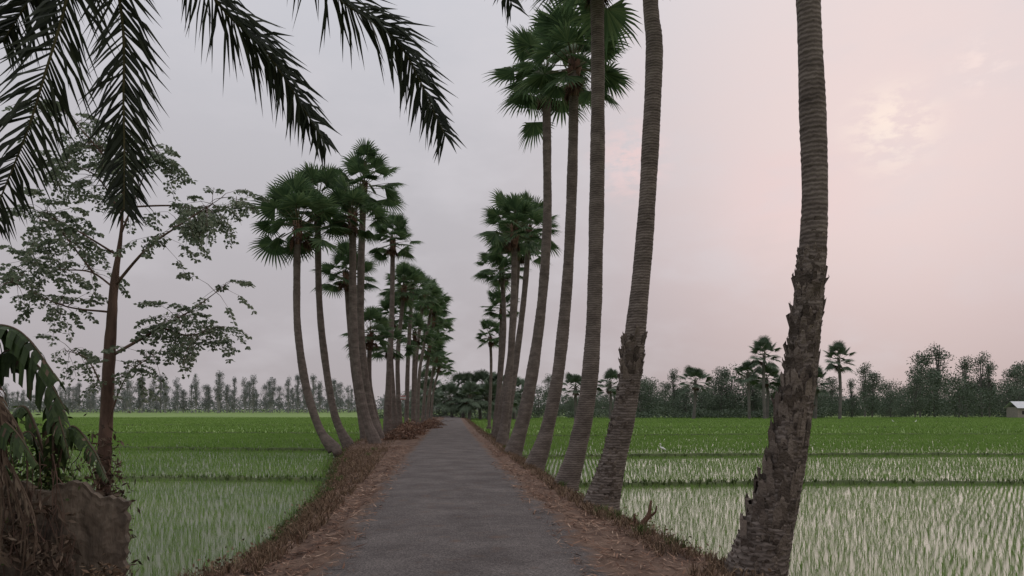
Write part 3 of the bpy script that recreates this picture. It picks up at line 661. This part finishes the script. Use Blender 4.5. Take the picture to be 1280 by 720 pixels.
# ---------------------------------------------------------------- small things
def stump(x,y):
    t=thing('tree_stump',(x,y,float(bank_z(x,y))-.03),'small forked dead stump sticking out of dry verge','stump'); mb=MB()
    mb.tube(catmull([(0,0,-.1),(.02,0,.14),(.1,0,.28),(.14,.02,.5)],10),interp([.06,.05,.036,.014],10),8,noise=.15)
    mb.tube(catmull([(0,0,.08),(-.1,0,.18),(-.12,0,.3)],6),interp([.04,.028,.012],6),7,noise=.15)
    mb.tube(catmull([(.09,0,.24),(.2,0,.32),(.22,0,.42)],6),interp([.026,.018,.008],6),6,noise=.15)
    obj('stump_wood',mb.mesh('stump_wood',M['boot']),parent=t)
stump(1.98,11.2)
def heap(x,y,w,h,lab,n=1600,mat='litter'):
    t=thing('brush_heap',(x,y,float(bank_z(x,y))),lab,'heap of dry branches','dry brush heaps on the verge')
    r=random.Random(int(x*100)); mb=MB()
    for i in range(60):
        a=r.uniform(0,3.14); p=Vector((r.gauss(0,w*.25),r.gauss(0,w*.2),r.uniform(0,h*.7))); d=Vector((math.cos(a),math.sin(a),r.uniform(-.2,.5)))*r.uniform(.2,.6)
        mb.tube([p-d,p,p+d+Vector((0,0,-.05))],[.012,.01,.005],4,cap=False)
    obj('branches',mb.mesh('branches',M['twig']),parent=t)
    C=np.stack([RNG.normal(0,w*.3,n),RNG.normal(0,w*.22,n),np.zeros(n)],1); rr=np.sqrt((C[:,0]/w)**2+(C[:,1]/w)**2); C[:,2]=h*np.clip(1-rr*1.6,.05,1)*RNG.random(n)
    U=rand_dirs(n)*RNG.uniform(.08,.3,n)[:,None]; W=np.cross(U,rand_dirs(n))*.25
    V,F=quads(C,U,W); obj('foliage',mesh('dry_foliage',V,F,M[mat]),parent=t)
for x,y,w,h in [(-6.6,46,2.2,.9),(-7.2,52,2.4,1.1),(-6.9,60,2.2,.8),(-7.6,70,2.4,.9),(-6.0,40,1.6,.6)]:
    heap(x,y,w,h,'heap of reddish dry branches and leaves under palms')
t=thing('sign_board',(-8.2,55.4,2.3),'small red and white board fixed to a palm trunk','sign'); t.scale=(.6,.6,.6)
mb=MB(); mb.box((0,0,.25),(.7,.04,.5)); obj('panel',mb.mesh('panel',M['whitep']),parent=t)
mb=MB(); mb.box((0,-.025,.42),(.66,.012,.12)); mb.box((0,-.025,.06),(.66,.012,.08)); obj('border',mb.mesh('border',M['red']),parent=t)
def egret(x,y,z,s,a):
    t=thing('egret',(x,y,z),'white egret standing in the flooded rice field','bird','white egrets in the fields'); t.scale=(s,)*3; t.rotation_euler=(0,0,a)
    mb=MB(); mb.tube(catmull([(-.24,0,.27),(-.12,0,.31),(0,0,.36),(.1,0,.4),(.13,0,.48),(.1,0,.56),(.13,0,.63),(.18,0,.64)],28),interp([.008,.05,.075,.05,.024,.018,.024,.012],28),10)
    obj('body',mb.mesh('body',M['white'],True),parent=t)
    mb=MB(); mb.tube([(.17,0,.64),(.27,0,.625)],[.01,.002],6); obj('beak',mb.mesh('beak',M['beak']),parent=t)
    for sg in(-1,1):
        mb=MB(); mb.tube([(-.01,sg*.025,.32),(-.03,sg*.025,.16),(.0,sg*.025,0),(.06,sg*.03,-.01)],[.012,.007,.006,.003],6); obj('leg',mb.mesh('leg',M['legs']),parent=t)
egret(7.4,36.2,FZ,.8,2.6); egret(62,113,FZ,.9,.4); egret(59,114,FZ,.9,3.)
t=thing('house',(117.5,168,-.62),'small rural house with pale tin roof among trees','house'); t.scale=(.75,.75,.85)
mb=MB(); mb.box((0,0,1.5),(9,5,3)); obj('wall',mb.mesh('wall',M['plaster']),parent=t)
mb=MB(); mb.add([(-5,-3.2,2.8),(5,-3.2,2.8),(5,0,4.6),(-5,0,4.6),(-5,3.2,2.8),(5,3.2,2.8)],[(0,1,2,3),(3,2,5,4)]); obj('roof',mb.mesh('roof',M['tin']),parent=t)
mb=MB(); mb.box((0,-2.53,1.0),(1,.06,2)); obj('door',mb.mesh('door',M['dark']),parent=t)
for x in(-2.6,2.6):
    mb=MB(); mb.box((x,-2.53,1.6),(1.1,.06,.9)); obj('window',mb.mesh('window',M['dark']),parent=t)

# ---------------------------------------------------------------- world, sun, camera
w=bpy.data.worlds.new('World'); scene.world=w; w.use_nodes=True
nt=w.node_tree; nt.nodes.clear(); N=nt.nodes.new; L=nt.links.new
def lin(r,g,b):
    f=lambda c:(c/255/12.92) if c/255<.04045 else ((c/255+.055)/1.055)**2.4
    return (f(r),f(g),f(b))
out=N('ShaderNodeOutputWorld'); bg=N('ShaderNodeBackground'); tc=N('ShaderNodeTexCoord')
sep=N('ShaderNodeSeparateXYZ'); L(tc.outputs['Generated'],sep.inputs[0])
rl_=ramp(nt,[(0,lin(173,165,168)),(.12,lin(181,175,179)),(.28,lin(190,187,192)),(.48,lin(203,203,210)),(.7,lin(240,239,244))]); L(sep.outputs['Z'],rl_.inputs[0])
rr_=ramp(nt,[(0,lin(180,164,165)),(.1,lin(194,176,177)),(.24,lin(212,195,196)),(.4,lin(224,212,213)),(.7,lin(243,239,241))]); L(sep.outputs['Z'],rr_.inputs[0])
mr=N('ShaderNodeMapRange'); mr.interpolation_type='SMOOTHSTEP'; mr.inputs[1].default_value=-.15; mr.inputs[2].default_value=.5; L(sep.outputs['X'],mr.inputs[0])
mx=N('ShaderNodeMix'); mx.data_type='RGBA'; L(mr.outputs[0],mx.inputs[0]); L(rl_.outputs[0],mx.inputs[6]); L(rr_.outputs[0],mx.inputs[7])
cur=mx.outputs[2]
def nz(scale,detail):
    mp=N('ShaderNodeMapping'); mp.inputs['Scale'].default_value=(1,1,2.2); L(tc.outputs['Generated'],mp.inputs[0])
    n=N('ShaderNodeTexNoise'); n.inputs['Scale'].default_value=scale; n.inputs['Detail'].default_value=detail; n.inputs['Roughness'].default_value=.6; L(mp.outputs[0],n.inputs['Vector']); return n.outputs['Fac']
NF=nz(30,5); NC=nz(5,4)
def blob(dirv,c0,c1,col,amt,noise=None,nstops=(.45,.7)):
    global cur
    d=N('ShaderNodeVectorMath'); d.operation='DISTANCE'; d.inputs[1].default_value=dirv; L(tc.outputs['Generated'],d.inputs[0])
    m=N('ShaderNodeMapRange'); m.interpolation_type='SMOOTHSTEP'; m.inputs[1].default_value=c1; m.inputs[2].default_value=c0; m.inputs[3].default_value=0; m.inputs[4].default_value=amt
    L(d.outputs['Value'],m.inputs[0]); f=m.outputs[0]
    if noise:
        r=N('ShaderNodeMapRange'); r.interpolation_type='SMOOTHSTEP'; r.inputs[1].default_value=nstops[0]; r.inputs[2].default_value=nstops[1]; L(noise,r.inputs[0])
        q=N('ShaderNodeMath'); q.operation='MULTIPLY'; L(f,q.inputs[0]); L(r.outputs[0],q.inputs[1]); f=q.outputs[0]
    x=N('ShaderNodeMix'); x.data_type='RGBA'; L(f,x.inputs[0]); L(cur,x.inputs[6]); x.inputs[7].default_value=(*col,1); cur=x.outputs[2]
S=(.435,.842,.321)
blob((.44,.84,.32),.0,.42,lin(238,216,213),.8)
blob(S,.005,.07,lin(253,234,222),.85,NF,(.40,.60))
blob((.50,.78,.365),.0,.045,lin(250,228,221),.7,NF,(.45,.65))
blob((.34,.90,.26),.02,.13,lin(240,205,201),.45,NC,(.42,.6))
blob((.15,.935,.315),.0,.07,lin(240,207,204),.85,NF,(.38,.6))
blob((.0,.95,.3),.0,1.6,lin(214,210,215),.4,NC,(.42,.75))
ns=N('ShaderNodeTexSky'); ns.sky_type='NISHITA'; ns.sun_disc=False; ns.sun_elevation=math.radians(19); ns.sun_rotation=math.radians(27); ns.dust_density=1
bg2=N('ShaderNodeBackground'); bg2.inputs['Strength'].default_value=.001; L(ns.outputs[0],bg2.inputs['Color'])
L(cur,bg.inputs['Color']); bg.inputs['Strength'].default_value=1.0
ad=N('ShaderNodeAddShader'); L(bg.outputs[0],ad.inputs[0]); L(bg2.outputs[0],ad.inputs[1]); L(ad.outputs[0],out.inputs['Surface'])
sl=bpy.data.lights.new('sun','SUN'); sl.energy=.55; sl.angle=math.radians(45); sl.color=(1,.86,.78)
so=bpy.data.objects.new('sun',sl); COL.objects.link(so); so.rotation_euler=Vector(S).to_track_quat('Z','Y').to_euler()
cam=bpy.data.cameras.new('camera'); co=bpy.data.objects.new('camera',cam); COL.objects.link(co)
co.location=(0,0,1.6); co.rotation_euler=(math.pi/2,0,0); cam.sensor_width=36; cam.lens=920/1280*36; cam.shift_y=151/1280; cam.clip_end=9000; cam.clip_start=.05
scene.camera=co
scene.view_settings.view_transform='Standard'; scene.view_settings.look='None'; scene.view_settings.exposure=0
